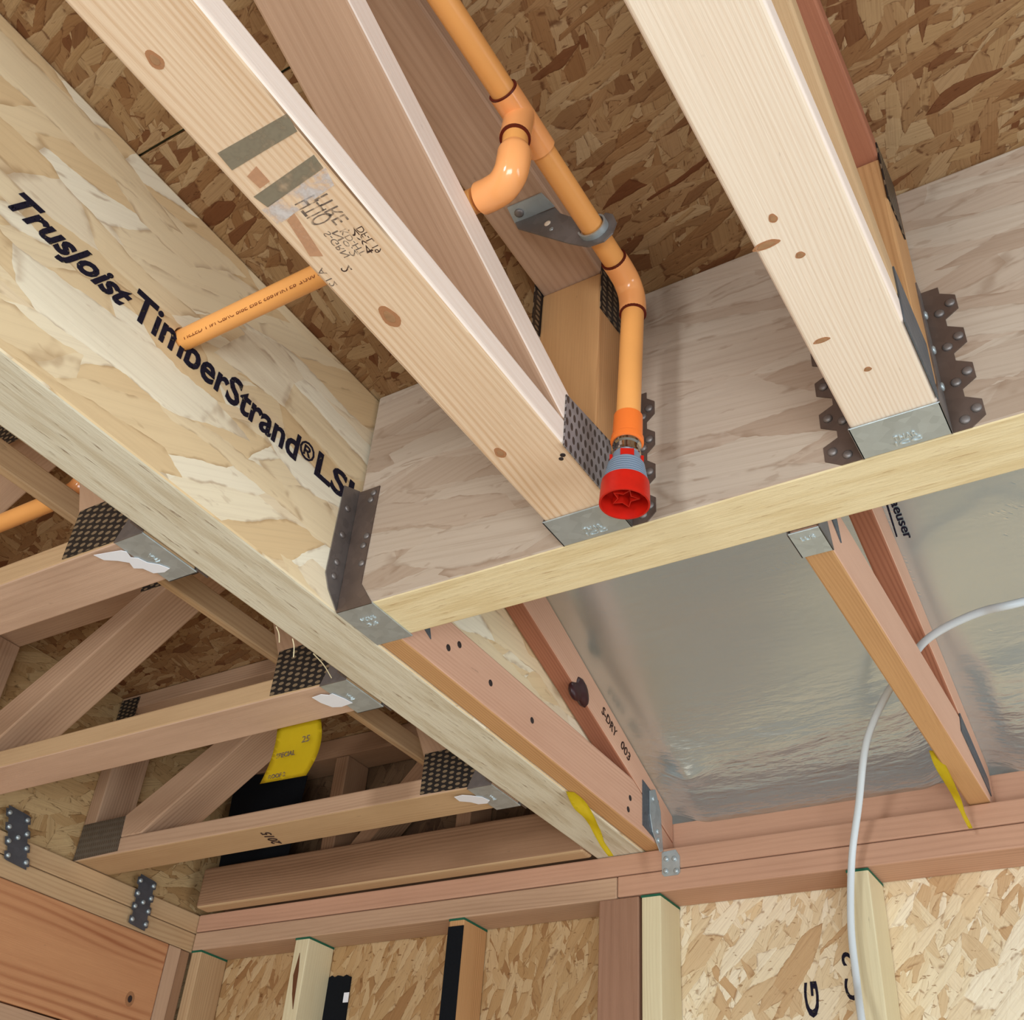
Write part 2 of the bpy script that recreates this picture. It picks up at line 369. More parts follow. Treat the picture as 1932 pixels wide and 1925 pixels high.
def lathe(name, prof, c, axis, mat, parent, n=48):
    """prof: (distance along axis in metres, radius in metres)"""
    ax = Vector(axis).normalized(); u = ax.orthogonal().normalized(); w = ax.cross(u); bm = bmesh.new(); R_ = []
    for h, r in prof:
        R_.append([bm.verts.new(c + ax*h + (u*math.cos(2*math.pi*j/n) + w*math.sin(2*math.pi*j/n))*r) for j in range(n)])
    for a, b in zip(R_, R_[1:]):
        for j in range(n): bm.faces.new((a[j], a[(j+1) % n], b[(j+1) % n], b[j]))
    bm.faces.new(R_[0][::-1]); bm.faces.new(R_[-1])
    return autosmooth(finish(name, bm, mat, parent, (0, 0, 1), 0, True), 0.5)
def bez(pts, n=8):
    """Catmull-Rom through the given points"""
    P = [Vector(p) for p in pts]; P = [P[0]*2-P[1]] + P + [P[-1]*2-P[-2]]; out = []
    for i in range(1, len(P)-2):
        for j in range(n):
            t = j/n; a, b, c, d = P[i-1], P[i], P[i+1], P[i+2]
            out.append(0.5*((2*b) + (c-a)*t + (2*a-5*b+4*c-d)*t*t + (3*b-a-3*c+d)*t**3))
    out.append(P[-2]); return out
def text(body, at, u, up, size, mat, parent, name='lettering', shear=0.0, bold=0.0, spacing=1.0, width=None, thick=0.0006, label=None):
    """flat lettering: left end of the baseline at `at` (framing units)"""
    cu = bpy.data.curves.new('t', 'FONT'); cu.body = body; cu.size = size; cu.shear = shear; cu.offset = bold; cu.space_character = spacing
    cu.extrude = thick; cu.resolution_u = 3
    to = bpy.data.objects.new('t', cu); C.objects.link(to); bpy.context.view_layer.update()
    me = bpy.data.meshes.new_from_object(to.evaluated_get(bpy.context.evaluated_depsgraph_get()))
    bpy.data.objects.remove(to)
    u = Vector(u).normalized(); up = Vector(up); up = (up - u*up.dot(u)).normalized(); nrm = u.cross(up)
    if width:
        xs = [v.co.x for v in me.vertices]; f = width*S/(max(xs)-min(xs)); me.transform(Matrix.Diagonal((f, 1, 1, 1)))
    mt = Matrix((u, up, nrm)).transposed().to_4x4(); mt.translation = W(at) + nrm*0.0006; me.transform(mt)
    me.materials.clear(); me.materials.append(M[mat]); me.name = name
    o = bpy.data.objects.new(name, me); C.objects.link(o)
    org = ORIG[parent]; me.transform(Matrix.Translation(-org)); o.parent = parent; ORIG[o] = org.copy(); o.location = (0, 0, 0)
    if label: o['label'] = label
    return o
def disc(name, c, nrm, r, h, mat, parent, n=10):
    c = W(c); nrm = Vector(nrm).normalized()
    bm = bm_tube(bmesh.new(), [c - nrm*0.0005, c + nrm*h*0.6, c + nrm*h], [r, r, r*0.6], n)
    return finish(name, bm, mat, parent, (0, 0, 1), 0, True)
PX_, PY_ = 966.0, 962.5

# ================================================================ SETTING
FL = -H0/S
def struct(o): o['kind'] = 'structure'; return o
struct(box('floor', -3.4, 3.2, -6.5, 2.6, FL-0.06, FL, 'concrete', bevel=0, g=(1, 0, 0)))
DK = 1.51
for nm, x0, x1, y0, y1 in (('a', -2.72, 0.9, -6.5, 0.5545), ('b', -2.72, 0.9, 0.5585, 1.322), ('c', -2.72, -1.17, 1.322, 2.56)):
    struct(box('ceiling', x0, x1, y0, y1, DK+0.001, DK+0.027, 'osb_deck', g=(1, 0, 0), bevel=0.0012))
struct(box('trim_1', -2.72, 0.9, 0.5546, 0.5584, DK+0.010, DK+0.026, 'green', bevel=0))
def roofz(x, y):
    bay = 1.0
    for tx in (-1.142, -0.3737, 0.40):
        bay = min(bay, max(0.0, (abs(x-tx)-0.026)/0.10))
    bay = bay*bay*(3-2*bay); k = min(1.0, max(0.0, (y-1.95)/0.56)); k = k*k*(3-2*k)
    return 2.104-0.40*y - 0.028*bay*k + 0.0035*bay*math.sin(7*x+3*y)*math.sin(5*y) - 0.020*math.exp(-(((x+1.005)/0.045)**2+((y-2.335)/0.030)**2)) - 0.006*bay*math.exp(-((y-2.27-0.03*math.sin(6*x))/0.035)**2)*(0.6+0.4*math.sin(23*x))  # the small round dent near the eave is added to catch a glint
bm = bmesh.new(); NX, NY = 190, 150; G = []
for i in range(NX+1):
    x = -1.155 + 2.05*i/NX; G.append([bm.verts.new(W((x, 1.3255+1.2945*j/NY, roofz(x, 1.3255+1.2945*j/NY)))) for j in range(NY+1)])
for i in range(NX):
    for j in range(NY): bm.faces.new((G[i][j], G[i+1][j], G[i+1][j+1], G[i][j+1]))
bmesh.ops.solidify(bm, geom=bm.faces[:], thickness=-0.012)
roof = struct(autosmooth(finish('ceiling', bm, 'foil', None, (1, 0, 0), 0, True), 0.7))
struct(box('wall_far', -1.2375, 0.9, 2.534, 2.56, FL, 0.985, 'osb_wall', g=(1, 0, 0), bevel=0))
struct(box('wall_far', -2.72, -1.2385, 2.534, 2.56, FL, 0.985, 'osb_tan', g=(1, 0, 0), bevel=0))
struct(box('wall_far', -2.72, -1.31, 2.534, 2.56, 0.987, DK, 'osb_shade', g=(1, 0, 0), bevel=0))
struct(box('wall_left', -2.72, -2.694, -6.5, 2.532, 1.0, DK, 'osb_rim', g=(0, 1, 0), bevel=0))
struct(box('wall_left', -2.83, -2.795, -6.5, 2.56, FL, 0.985, 'osb_rim', g=(0, 1, 0), bevel=0))

# ================================================================ WALL FRAMING
WF = 2.418; WB = 2.532; WX = -2.675
def plate(x0, x1, y0, y1, z0, z1, mat, label, g=(1, 0, 0)):
    return tag(box('top_plate', x0, x1, y0, y1, z0, z1, mat, g=g), label, 'top plate')
plate(-2.673, 0.9, WF, WB, 0.9475, 0.9985, 'plate', 'reddish upper top plate running along the far wall under the beam end')
plate(-1.238, 0.9, WF, WB, 0.895, 0.9455, 'plate', 'reddish lower top plate over the pale studs on the right of the far wall')
plate(-2.673, -1.24, WF+0.001, WB, 0.893, 0.9455, 'fir', 'lower top plate of the far wall between the left corner and the post')
plate(-2.79, WX, -0.4, WB, 0.9445, 0.9985, 'tan', 'cream upper top plate along the left wall above the header', (0, 1, 0))
plate(-2.79, WX-0.001, -0.4, WB, 0.889, 0.9425, 'tan', 'cream lower top plate along the left wall resting on the header', (0, 1, 0))
tag(box('door_header', -2.79, WX+0.006, -0.4, 2.325, 0.612, 0.886, 'header', bevel=0.003), 'wide orange fir header with bold grain under the left wall plates', 'header')
st = tag(box('wall_stud', -2.79, WX+0.003, 2.329, 2.378, FL, 0.887, 'fir', g=(0, 0, 1)), 'greyish trimmer stud standing at the right end of the wide header', 'stud')
tag(box('wall_stud', -2.79, WX-0.001, 2.380, 2.4165, FL, 0.887, 'firdark', g=(0, 0, 1)), 'dark narrow stud face squeezed between the trimmer and the corner stud', 'stud')
tag(box('header_liner', -2.79, WX+0.002, -0.4, 2.325, 0.50, 0.609, 'fir'), 'grey brown board right under the wide orange header', 'board')
def stud(x0, x1, label, mat='cream', z1=0.893, cat='stud', paint=True, nm='wall_stud'):
    t = thing(nm, ((x0+x1)/2, 2.47, FL), label, cat)
    box('board', x0, x1, WF+0.002, WB, FL, z1, mat, t, g=(0, 0, 1))
    if paint: box('painted_end', x0-0.0008, x1+0.0008, WF+0.0012, WB, z1-0.006, z1-0.0005, 'green', t, bevel=0)
    return t
stud(-2.672, -2.633, 'tan stud in the left corner of the far wall beside the trimmer', 'tan')
stud(-2.262, -2.212, 'cream stud with a long brown split, left of the black patch', 'cream')
s3 = stud(-1.733, -1.686, 'orange stud faced with a black felt strip', 'orange')
box('felt_strip', -1.7325, -1.6845, WF-0.001, WF+0.0015, FL, 0.872, 'tape', s3, bevel=0, g=(0, 0, 1))['label'] = 'black felt strip down the face of the stud'
stud(-1.289, -1.181, 'wide reddish post under the end of the large strand beam', 'post', cat='post', paint=False, nm='wall_post')
stud(-1.174, -1.124, 'pale cream stud against the right side of the wide reddish post', 'cream')
stud(-0.675, -0.627, 'pale cream stud on the right, behind the hanging white cable', 'cream')
bm = bm_prism(bmesh.new(), [(-2.237, WF, 0.85), (-2.230, WF, 0.80), (-2.226, WF, 0.70), (-2.238, WF, 0.74), (-2.246, WF, 0.79)], (0, 0.0018, 0))
finish('split', bm, plain('brown_split', (104, 62, 34), 0.7), [o for o in bpy.data.objects if o.get('label', '').startswith('cream stud with a long')][0])
# dark patch on the sheathing
t = thing('felt_patch', (-2.18, 2.53, 0.2), 'black felt patch with ragged top on the board beside the split stud', 'felt patch')
pts = [(-2.2295, 0.30), (-2.2285, 0.806)]
for i in range(9): pts.append((-2.222+i*0.0105, 0.812+random.uniform(-.004, .006)))
pts += [(-2.131, 0.806), (-2.124, 0.30)]
prism('felt', [(x, 2.529, z) for x, z in pts], (0, 0.004, 0), 'tape', t)
box('white_tab', -2.146, -2.128, 2.5275, 2.5289, 0.738, 0.764, 'paper', t, bevel=0)
# sheathing stamps
wf = [o for o in bpy.data.objects if o.name == 'wall_far'][0]
text('SPACING', (-0.800, 2.534, 0.235), (0, 0, 1), (-1, 0, 0), 0.034, 'ink', wf, width=0.46, bold=0.0006)
text('C-2', (-0.708, 2.534, 0.650), (0, 0, 1), (-1, 0, 0), 0.034, 'ink', wf, width=0.105, bold=0.0006)
tag(box('blocking_board', -1.140, 0.9, 2.49, 2.532, 1.0, 1.09, 'plate', g=(1, 0, 0)), 'reddish blocking board above the far plates under the foil edge', 'blocking')

# ================================================================ BEAMS
AX0, AX1 = -1.30, -1.17
def lslmat(p): return 1 if abs(p.normal.z) > 0.7 else 0
A = box('strand_beam', AX0, AX1, -2.2, 2.532, 1.0, DK-0.0005, ['lsl', 'edgeA'], facemat=lslmat, bevel=0.0035)
tag(A, 'deep strand lumber beam with printed lettering running from upper left to far wall', 'beam')
def bore(obj, c, axis, r, ln):
    bm = bm_tube(bmesh.new(), [W(c)-Vector(axis)*ln, W(c)+Vector(axis)*ln], r, 32); me = bpy.data.meshes.new('c'); bm.to_mesh(me); bm.free()
    co_ = bpy.data.objects.new('c', me); C.objects.link(co_)
    md = obj.modifiers.new('b', 'BOOLEAN'); md.object = co_; md.operation = 'DIFFERENCE'; md.solver = 'EXACT'
    bpy.context.view_layer.update()
    nm = bpy.data.meshes.new_from_object(obj.evaluated_get(bpy.context.evaluated_depsgraph_get()))
    obj.modifiers.clear(); old = obj.data; obj.data = nm; nm.name = 'strand_beam'; bpy.data.objects.remove(co_)
PR = 0.0178*S                                   # pipe radius
HOLE = (AX1, 0.7445, 1.2532)
bore(A, (AX1-0.02, 0.7445, 1.2545), (1, 0, 0), PR*1.18, 0.25)
B = box('strand_beam', -1.1645, 0.9, 1.2035, 1.319, 1.0, DK-0.0005, ['lslb', 'edgeB'], facemat=lslmat, g=(1, 0, 0), bevel=0.003)
tag(B, 'grey-faced strand lumber beam crossing the picture below the truss ends', 'beam')
# printed lettering on the long beam
fx = AX1
text('TrusJoist', (fx, 0.402, 1.2145), (0, 1, 0), (0, 0, 1), 0.045, 'ink', A, shear=0.55, bold=0.0014, width=0.222)
text('TimberStrand', (fx, 0.640, 1.2165), (0, 1, 0), (0, 0, 1), 0.060, 'ink', A, bold=0.0012, width=0.392)
text('\u00ae', (fx, 1.034, 1.236), (0, 1, 0), (0, 0, 1), 0.040, 'ink', A, bold=0.0002)
text('LSL', (fx, 1.076, 1.224), (0, 1, 0), (0, 0, 1), 0.058, 'ink', A, bold=0.0012, width=0.135)
text('2.0E 5M', (fx, 1.42, 1.365), (0, 0, -1), (0, 1, 0), 0.028, 'ink', A, width=0.09)

# ================================================================ FLOOR TRUSSES
def nails(parent, pts, nrm, r=0.0042, h=0.0022, mat='galvb'):
    for p in pts: disc('nail', p, nrm, r, h, mat, parent)
def truss_y(x0, x1, label, chord, web, post, y0=-2.2, plates=True):
    """flat-chord floor truss running along Y and ending in the cross beam's hanger"""
    t = thing('floor_truss', ((x0+x1)/2, 1.19, 1.0), label, 'truss')
    ye = 1.198
    box('bottom_chord', x0, x1, y0, ye, 1.0012, 1.0455, chord, t, bevel=0.004, seg=3)
    box('top_chord', x0, x1, y0, ye, 1.457, DK-0.0008, web[0], t, bevel=0.003)
    box('end_post', x0, x1, 1.084, ye, 1.0465, 1.456, post, t, g=(0, 0, 1), bevel=0.003)
    # webs (flat 2x4s seen from below), rising towards the camera
    def webz(ya, za, yb, zb, th=0.052):
        prism('web', [(x0, ya, za), (x0, yb, zb), (x0, yb, zb+th), (x0, ya, za+th)], (x1-x0, 0, 0), web, t, g=(0, yb-ya, zb-za), bevel=0.003)
    webz(1.0825, 1.047, 1.0, 1.047, 0.05) if False else None
    prism('web', [(x0, 0.985, 1.0465), (x0, 1.083, 1.0465), (x0, 1.083, 1.06), (x0, 1.055, 1.0785), (x0, 0.27, 1.40), (x0, 0.135, 1.456), (x0, 0.005, 1.456)], (x1-x0, 0, 0), web, t, g=(0, -1, 0.41), bevel=0.003)
    prism('web', [(x0, 0.0, 1.456), (x0, -0.13, 1.456), (x0, -1.10, 1.0465), (x0, -0.97, 1.0465)], (x1-x0, 0, 0), web, t, g=(0, 1, 0.42), bevel=0.003)
    return t
T1 = truss_y(-0.712, -0.5975, 'floor truss with grade stamps on its bottom chord, left of the orange pipe', ['pine', 'litside'], ['web', 'litside'], 'orange')
T2 = truss_y(-0.244, -0.1295, 'palest floor truss at the right with small knots, hung above the cross beam', ['pale', 'litside'], ['red', 'tan'], 'orange')
for t in (T1, T2):
    for c in t.children:
        if c.name.split('.')[0] in ('bottom_chord', 'web'):
            for p in c.data.polygons: p.material_index = 1 if abs(p.normal.x) > 0.6 else 0
for c in T2.children:
    if c.name.startswith('web'):
        for p in c.data.polygons: p.material_index = 1
def toothed(parent, x, y0, y1, z0, z1, mat='plateG', side=1, pts=None):
    pts = pts or [(y0, z0), (y1, z0), (y1, z1), (y0, z1)]
    return prism('nail_plate', [(x, y, z) for y, z in pts], (0.002*side, 0, 0), mat, parent)
toothed(T1, -0.5972, 0, 0, 0, 0, 'plateG', 1, [(0.989, 0.996), (1.104, 0.997), (1.135, 1.06), (1.125, 1.108), (0.989, 1.092)])
toothed(T1, -0.5972, 0, 0, 0, 0, 'plateD', 1, [(1.082, 1.366), (1.16, 1.371), (1.168, 1.49), (1.084, 1.49)])
toothed(T1, -0.7122, 1.06, 1.15, 1.36, 1.49, 'plateD', -1)
toothed(T2, -0.1292, 0.98, 1.13, 1.0, 1.10, 'plateB', 1)
toothed(T2, -0.1292, 1.08, 1.17, 1.36, 1.49, 'plateD', 1)

def truss_x(y0, y1, label, chord, web, x0=WX-0.018, far=False):
    """floor truss running along X between the long beam and the left wall"""
    t = thing('floor_truss', (-1.9, (y0+y1)/2, 1.0), label, 'truss')
    xr = -1.306
    box('bottom_chord', x0, xr, y0, y1, 1.0012, 1.047, chord, t, g=(1, 0, 0), bevel=0.003, facemat=lambda p: 1 if p.normal.z < -0.7 else 0)
    box('top_chord', x0, xr, y0, y1, 1.462, DK-0.0008, web, t, g=(1, 0, 0))
    box('end_post', x0, x0+0.05, y0, y1, 1.048, 1.461, web, t, g=(0, 0, 1))
    box('end_post', xr-0.05, xr, y0, y1, 1.048, 1.461, web, t, g=(0, 0, 1))
    def w(pts, g): prism('web', [(x, y0, z) for x, z in pts], (0, y1-y0, 0), web, t, g=g, bevel=0.003)
    w([(-2.50+0.06, 1.048), (-1.905, 1.405), (-1.80, 1.461), (-1.915, 1.461), (-2.57, 1.085), (-2.61, 1.048)], (1, 0, 0.6))
    w([(-1.358, 1.048), (-1.50, 1.048), (-1.50, 1.09), (-1.66, 1.461), (-1.60, 1.461), (-1.358, 1.10)], (-1, 0, 1.5))
    prism('nail_plate', [(-1.50, y0-0.0022, 1.006), (-1.326, y0-0.0022, 1.003), (-1.326, y0-0.0022, 1.108), (-1.50, y0-0.0022, 1.108)], (0, 0.002, 0), 'plateD', t, g=(1, 0, 0))
    prism('nail_plate', [(x0+0.005, y0-0.0022, 1.003), (-2.512, y0-0.0022, 1.008), (-2.520, y0-0.0022, 1.108), (x0+0.005, y0-0.0022, 1.106)], (0, 0.002, 0), 'plateL', t, g=(1, 0, 0))
    prism('nail_plate', [(-2.02, y0-0.0022, 1.40), (-1.80, y0-0.0022, 1.40), (-1.80, y0-0.0022, 1.495), (-2.02, y0-0.0022, 1.495)], (0, 0.002, 0), 'plateD', t, g=(1, 0, 0))
    prism('nail_plate', [(x0+0.002, y0-0.0022, 1.40), (x0+0.08, y0-0.0022, 1.40), (x0+0.08, y0-0.0022, 1.50), (x0+0.002, y0-0.0022, 1.50)], (0, 0.002, 0), 'plateD', t, g=(1, 0, 0))
    return t
L1 = truss_x(0.877, 0.996, 'left floor truss nearest the camera with a torn white label at its hanger', ['tan', 'greypink'], 'fir')
L2 = truss_x(1.405, 1.521, 'middle left floor truss with the yellow paper hanging behind its chord', ['tan', 'greypink'], 'fir')
L3 = truss_x(1.93, 2.052, 'left floor truss closest to the far wall, its end plate on the wall', ['fir', 'tan'], 'fir')
L4 = thing('floor_truss', (-2.0, 2.47, 1.0), 'gable truss standing on the far plates in the dark behind the others', 'truss')
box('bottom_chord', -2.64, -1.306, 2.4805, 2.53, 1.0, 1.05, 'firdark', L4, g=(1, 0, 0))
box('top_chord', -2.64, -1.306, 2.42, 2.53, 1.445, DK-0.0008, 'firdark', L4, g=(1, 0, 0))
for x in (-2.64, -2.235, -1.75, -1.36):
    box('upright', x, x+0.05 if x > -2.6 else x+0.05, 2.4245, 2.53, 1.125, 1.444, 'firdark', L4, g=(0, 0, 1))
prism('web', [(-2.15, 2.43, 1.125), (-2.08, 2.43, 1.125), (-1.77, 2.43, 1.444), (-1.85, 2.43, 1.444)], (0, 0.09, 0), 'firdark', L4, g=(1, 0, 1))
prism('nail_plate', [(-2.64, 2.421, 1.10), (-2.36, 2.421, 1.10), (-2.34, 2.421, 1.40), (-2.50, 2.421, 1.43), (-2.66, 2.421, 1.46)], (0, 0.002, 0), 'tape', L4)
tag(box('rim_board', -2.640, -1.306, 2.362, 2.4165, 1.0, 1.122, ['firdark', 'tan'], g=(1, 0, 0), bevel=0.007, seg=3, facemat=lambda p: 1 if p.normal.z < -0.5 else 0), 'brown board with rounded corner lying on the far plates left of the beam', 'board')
tag(box('strongback', -1.618, -1.598, -0.6, 2.36, 1.1600, 1.2120, 'tan'), 'slim brace strip running behind the left truss ends parallel to the beam', 'brace')

# ================================================================ ROOF TRUSSES
def rc(y): return 1.897 - 0.345*y
def roof_truss(x0, x1, label, bc, tc, y0=1.3275):
    t = thing('roof_truss', ((x0+x1)/2, 1.4, 1.0), label, 'truss')
    yi = (1.897-1.117)/0.345
    prism('bottom_chord', [(x0, y0, 1.0012), (x0, 2.4885, 1.0012), (x0, 2.4885, rc(2.4885)-0.002), (x0, yi, 1.117), (x0, y0, 1.117)], (x1-x0, 0, 0), bc, t, bevel=0.003)
    prism('top_chord', [(x0, y0, rc(y0)), (x0, 2.4885, rc(2.4885)), (x0, 2.4885, 2.103-0.40*2.4885), (x0, y0, 2.103-0.40*y0)], (x1-x0, 0, 0), tc, t, g=(0, 1, -0.345), bevel=0.003)
    return t
def ru_mat(p): return 1 if p.normal.z < -0.7 else 0
R1 = roof_truss(-1.166, -1.118, 'roof truss with dark knot and nail marks, pressed against the long beam', ['pink', 'orange'], ['pink', 'red'])
R2 = roof_truss(-0.3968, -0.3505, 'roof truss rising alone across the foil ceiling toward the far wall', ['pink', 'orange'], ['pink', 'red'])
for t in (R1, R2):
    for c in t.children:
        for p in c.data.polygons: p.material_index = ru_mat(p)
toothed(R1, -1.1178, 2.29, 2.40, 1.01, 1.135, 'plateB', 1, [(2.31, 1.02), (2.40, 1.005), (2.40, 1.115), (2.31, 1.135)])
toothed(R1, -1.1178, 0, 0, 0, 0, 'plateB', 1, [(1.34, 1.075), (1.41, 1.045), (1.385, 1.11), (1.34, 1.115)])
toothed(R2, -0.3502, 2.2, 2.42, 1.02, 1.13, 'plateB', 1, [(2.22, 1.075), (2.44, 1.02), (2.44, 1.06), (2.24, 1.125)])
toothed(R2, -0.3502, 0, 0, 0, 0, 'plateB', 1, [(1.34, 1.10), (1.44, 1.045), (1.43, 1.085), (1.36, 1.115)])
nails(R1, [(-1.118, y, z) for y, z in ((1.468, 1.058), (1.502, 1.083), (1.62, 1.058), (1.785, 1.052), (2.235, 1.030), (2.245, 1.062))], (1, 0, 0), 0.0055, 0.0008, 'nailblack')
# dark knot where the top chord's bottom edge is broken
bm = bmesh.new(); bmesh.ops.create_icosphere(bm, subdivisions=3, radius=0.024)
for v in bm.verts:
    v.co = Vector((v.co.x*0.45, v.co.y*1.15, v.co.z*0.95)) * (1+0.25*math.sin(v.co.y*170+v.co.z*90)) + W((-1.121, 1.985, rc(1.985)+0.006))
finish('knot', bm, plain('purple_black_knot', (58, 24, 26), 0.4), R1, smooth_=True)
text('S-DRY', (-1.118, 2.09, 1.215), (0, 1, -0.45), (0, 0.3, 1), 0.026, 'stampdark', R1, width=0.08)
text('003', (-1.118, 2.19, 1.172), (0, 1, -0.45), (0, 0.3, 1), 0.026, 'stampdark', R1, width=0.05)

# ================================================================ HANGERS
def scallop(h, xs, z0, z1, sgn, n, wdt, notch):
    """flange outline in (offset from strap, z)"""
    pts = [(0, z0)]; dz = (z1-z0)/n
    for i in range(n):
        a = z0 + i*dz
        pts += [(notch, a+0.02*dz if i else a), (wdt, a+0.22*dz), (wdt, a+0.62*dz), (notch, a+0.80*dz)]
    pts += [(notch, z1), (0, z1)]
    return [(xs+sgn*o, z) for o, z in pts]
def hanger_y(x0, x1, label, ztop=1.27, zl=1.25, letters=True, wr=0.044):
    t = thing('joist_hanger', ((x0+x1)/2, 1.2, 1.0), label, 'joist hanger', 'steel hangers under the floor truss ends')
    th = 0.0022
    box('seat', x0-th, x1+th, 1.1335, 1.2005, 0.9975, 1.0002, 'galv', t, bevel=0.0006)
    for x, s in ((x0-th, 1), (x1, 1)):
        prism('strap', [(x, 1.1335, 0.9975), (x, 1.2012, 0.9975), (x, 1.2012, ztop), (x, 1.178, ztop), (x, 1.160, 1.06)], (th, 0, 0), 'galvb', t)
    L = scallop(0, x0-th, 1.0, zl, -1, 4, 0.052, 0.030); Rr = scallop(0, x1+th, 1.0, ztop, 1, 4, wr, 0.024)
    for P in ((L, Rr) if zl else (Rr,)): prism('flange', [(x, 1.2014, z) for x, z in P], (0, 0.0018, 0), 'galvw', t)
    for i in range(4):
        zz = 1.0 + (i+0.42)*(ztop-1)/4
        nails(t, [(x1+wr-0.007, 1.2014, zz), (x1+0.020, 1.2014, zz-0.014)], (0, -1, 0), 0.0055, 0.003, 'galvb')
        zz = 1.0 + (i+0.42)*(zl-1)/4
        if zl: nails(t, [(x0-0.042, 1.2014, zz), (x0-0.022, 1.2014, zz-0.012)], (0, -1, 0), 0.0055, 0.003, 'galvb')
        if i: nails(t, [(x1+th, 1.187, 1.0 + i*0.07)], (1, 0, 0), 0.005, 0.003, 'galv')
    if letters:
        cx = (x0+x1)/2
        text('THAR', (cx-0.012, 1.182, 0.9975), (1, 0, 0), (0, -1, 0), 0.011, 'emboss', t, width=0.03)
        text('ICC', (cx-0.014, 1.192, 0.9975), (1, 0, 0), (0, -1, 0), 0.008, 'emboss', t, width=0.034)
    return t
hanger_y(-0.712, -0.5975, 'steel hanger under the stamped truss end just behind the red sprinkler cap', 1.265, 0, wr=0.038)
hanger_y(-0.244, -0.1295, 'large steel hanger with scalloped flanges under the pale right truss end', 1.272, 1.25)
h = thing('joist_hanger', (-1.13, 1.26, 1.0), 'steel hanger wrapping the cross beam end in the corner of the long beam', 'joist hanger', 'steel hangers under the floor truss ends')
box('seat', -1.1675, -1.089, 1.2015, 1.322, 0.9968, 0.9996, 'galv', h, bevel=0.0006)
prism('strap', [(-1.1665, 1.2010, 0.9968), (-1.089, 1.2010, 0.9968), (-1.1215, 1.2010, 1.046), (-1.1185, 1.2010, 1.264), (-1.1665, 1.2010, 1.264)], (0, 0.002, 0), 'galvw', h)
prism('flange', [(-1.1692, 1.2030, 1.0), (-1.1692, 1.172, 1.03), (-1.1692, 1.158, 1.056), (-1.1692, 1.160, 1.252), (-1.1692, 1.2030, 1.268)], (0.002, 0, 0), 'galvb', h)
nails(h, [(-1.1672, 1.178, z) for z in (1.06, 1.09, 1.15, 1.21)], (1, 0, 0), 0.005, 0.003, 'galvb')
nails(h, [(x, 1.2010, z) for x, z in ((-1.128, 1.09), (-1.132, 1.13), (-1.128, 1.15), (-1.134, 1.235), (-1.13, 1.25))], (0, -1, 0), 0.005, 0.0025, 'galvb')
text('HGUS', (-1.142, 1.245, 0.9968), (1, 0, 0), (0, -1, 0), 0.011, 'emboss', h, width=0.03)
text('3.5', (-1.142, 1.262, 0.9968), (1, 0, 0), (0, -1, 0), 0.010, 'emboss', h, width=0.022)
for (y0, y1), lb in (((0.877, 0.996), 'steel hanger at the long beam carrying the nearest left truss, torn label on it'),
                 ((1.405, 1.521), 'steel hanger at the long beam carrying the middle left truss'),
                 ((1.93, 2.052), 'steel hanger at the long beam carrying the left truss near the far wall')):
    h = thing('joist_hanger', (-1.33, y0, 1.0), lb, 'joist hanger', 'steel hangers under the floor truss ends')
    box('seat', -1.368, -1.303, y0-0.003, y1+0.003, 0.9972, 1.0, 'galv', h, bevel=0.0006)
    for y in (y0-0.0045, y1+0.0008): prism('strap', [(-1.368, y, 0.9972), (-1.303, y, 0.9972), (-1.303, y, 1.24), (-1.325, y, 1.24), (-1.345, y, 1.05)], (0, 0.002, 0), 'galvb', h)
    for ya, yb in ((y0-0.030, y0-0.004), (y1+0.002, y1+0.026)): box('flange', -1.3035, -1.3012, ya, yb, 1.0, 1.24, 'galvw', h, bevel=0)
    text('THA', (-1.335, (y0+y1)/2+0.012, 0.9972), (0, -1, 0), (-1, 0, 0), 0.010, 'emboss', h, width=0.026)
h = thing('joist_hanger', (-0.373, 1.35, 1.0), 'small steel hanger holding the lone roof truss behind the cross beam', 'joist hanger', 'steel hangers under the floor truss ends')
box('seat', -0.3990, -0.3483, 1.3215, 1.3875, 0.9975, 1.0002, 'galv', h, bevel=0.0006)
for x in (-0.3990, -0.3503): prism('strap', [(x, 1.3875, 0.9975), (x, 1.3215, 0.9975), (x, 1.3215, 1.10), (x, 1.345, 1.10)], (0.002, 0, 0), 'galvb', h)
text('LUS', (-0.385, 1.345, 0.9975), (1, 0, 0), (0, -1, 0), 0.010, 'emboss', h, width=0.022)

# ties on the walls
t = thing('hurricane_tie', (-1.095, 2.416, 0.93), 'shiny twisted steel tie from the roof truss heel down to the far plates', 'tie')
prism('lower_strap', [(x, 2.4155, z) for x, z in ((-1.117, 0.99), (-1.117, 0.936), (-1.111, 0.930), (-1.076, 0.930), (-1.070, 0.936), (-1.070, 0.975), (-1.080, 0.992))], (0, 0.002, 0), 'galv', t)
prism('upper_strap', [(-1.1152, y, z) for y, z in ((2.345, 1.12), (2.375, 1.135), (2.405, 1.09), (2.41, 1.04), (2.4165, 0.992), (2.40, 0.985), (2.36, 1.02), (2.345, 1.06))], (0.002, 0, 0), 'galv', t)
nails(t, [(x, 2.4155, z) for x, z in ((-1.105, 0.972), (-1.084, 0.970), (-1.107, 0.943), (-1.080, 0.940))], (0, -1, 0), 0.005, 0.003, 'galv')
nails(t, [(-1.1132, y, z) for y, z in ((2.362, 1.105), (2.385, 1.03), (2.39, 1.01))], (1, 0, 0), 0.005, 0.003, 'galv')
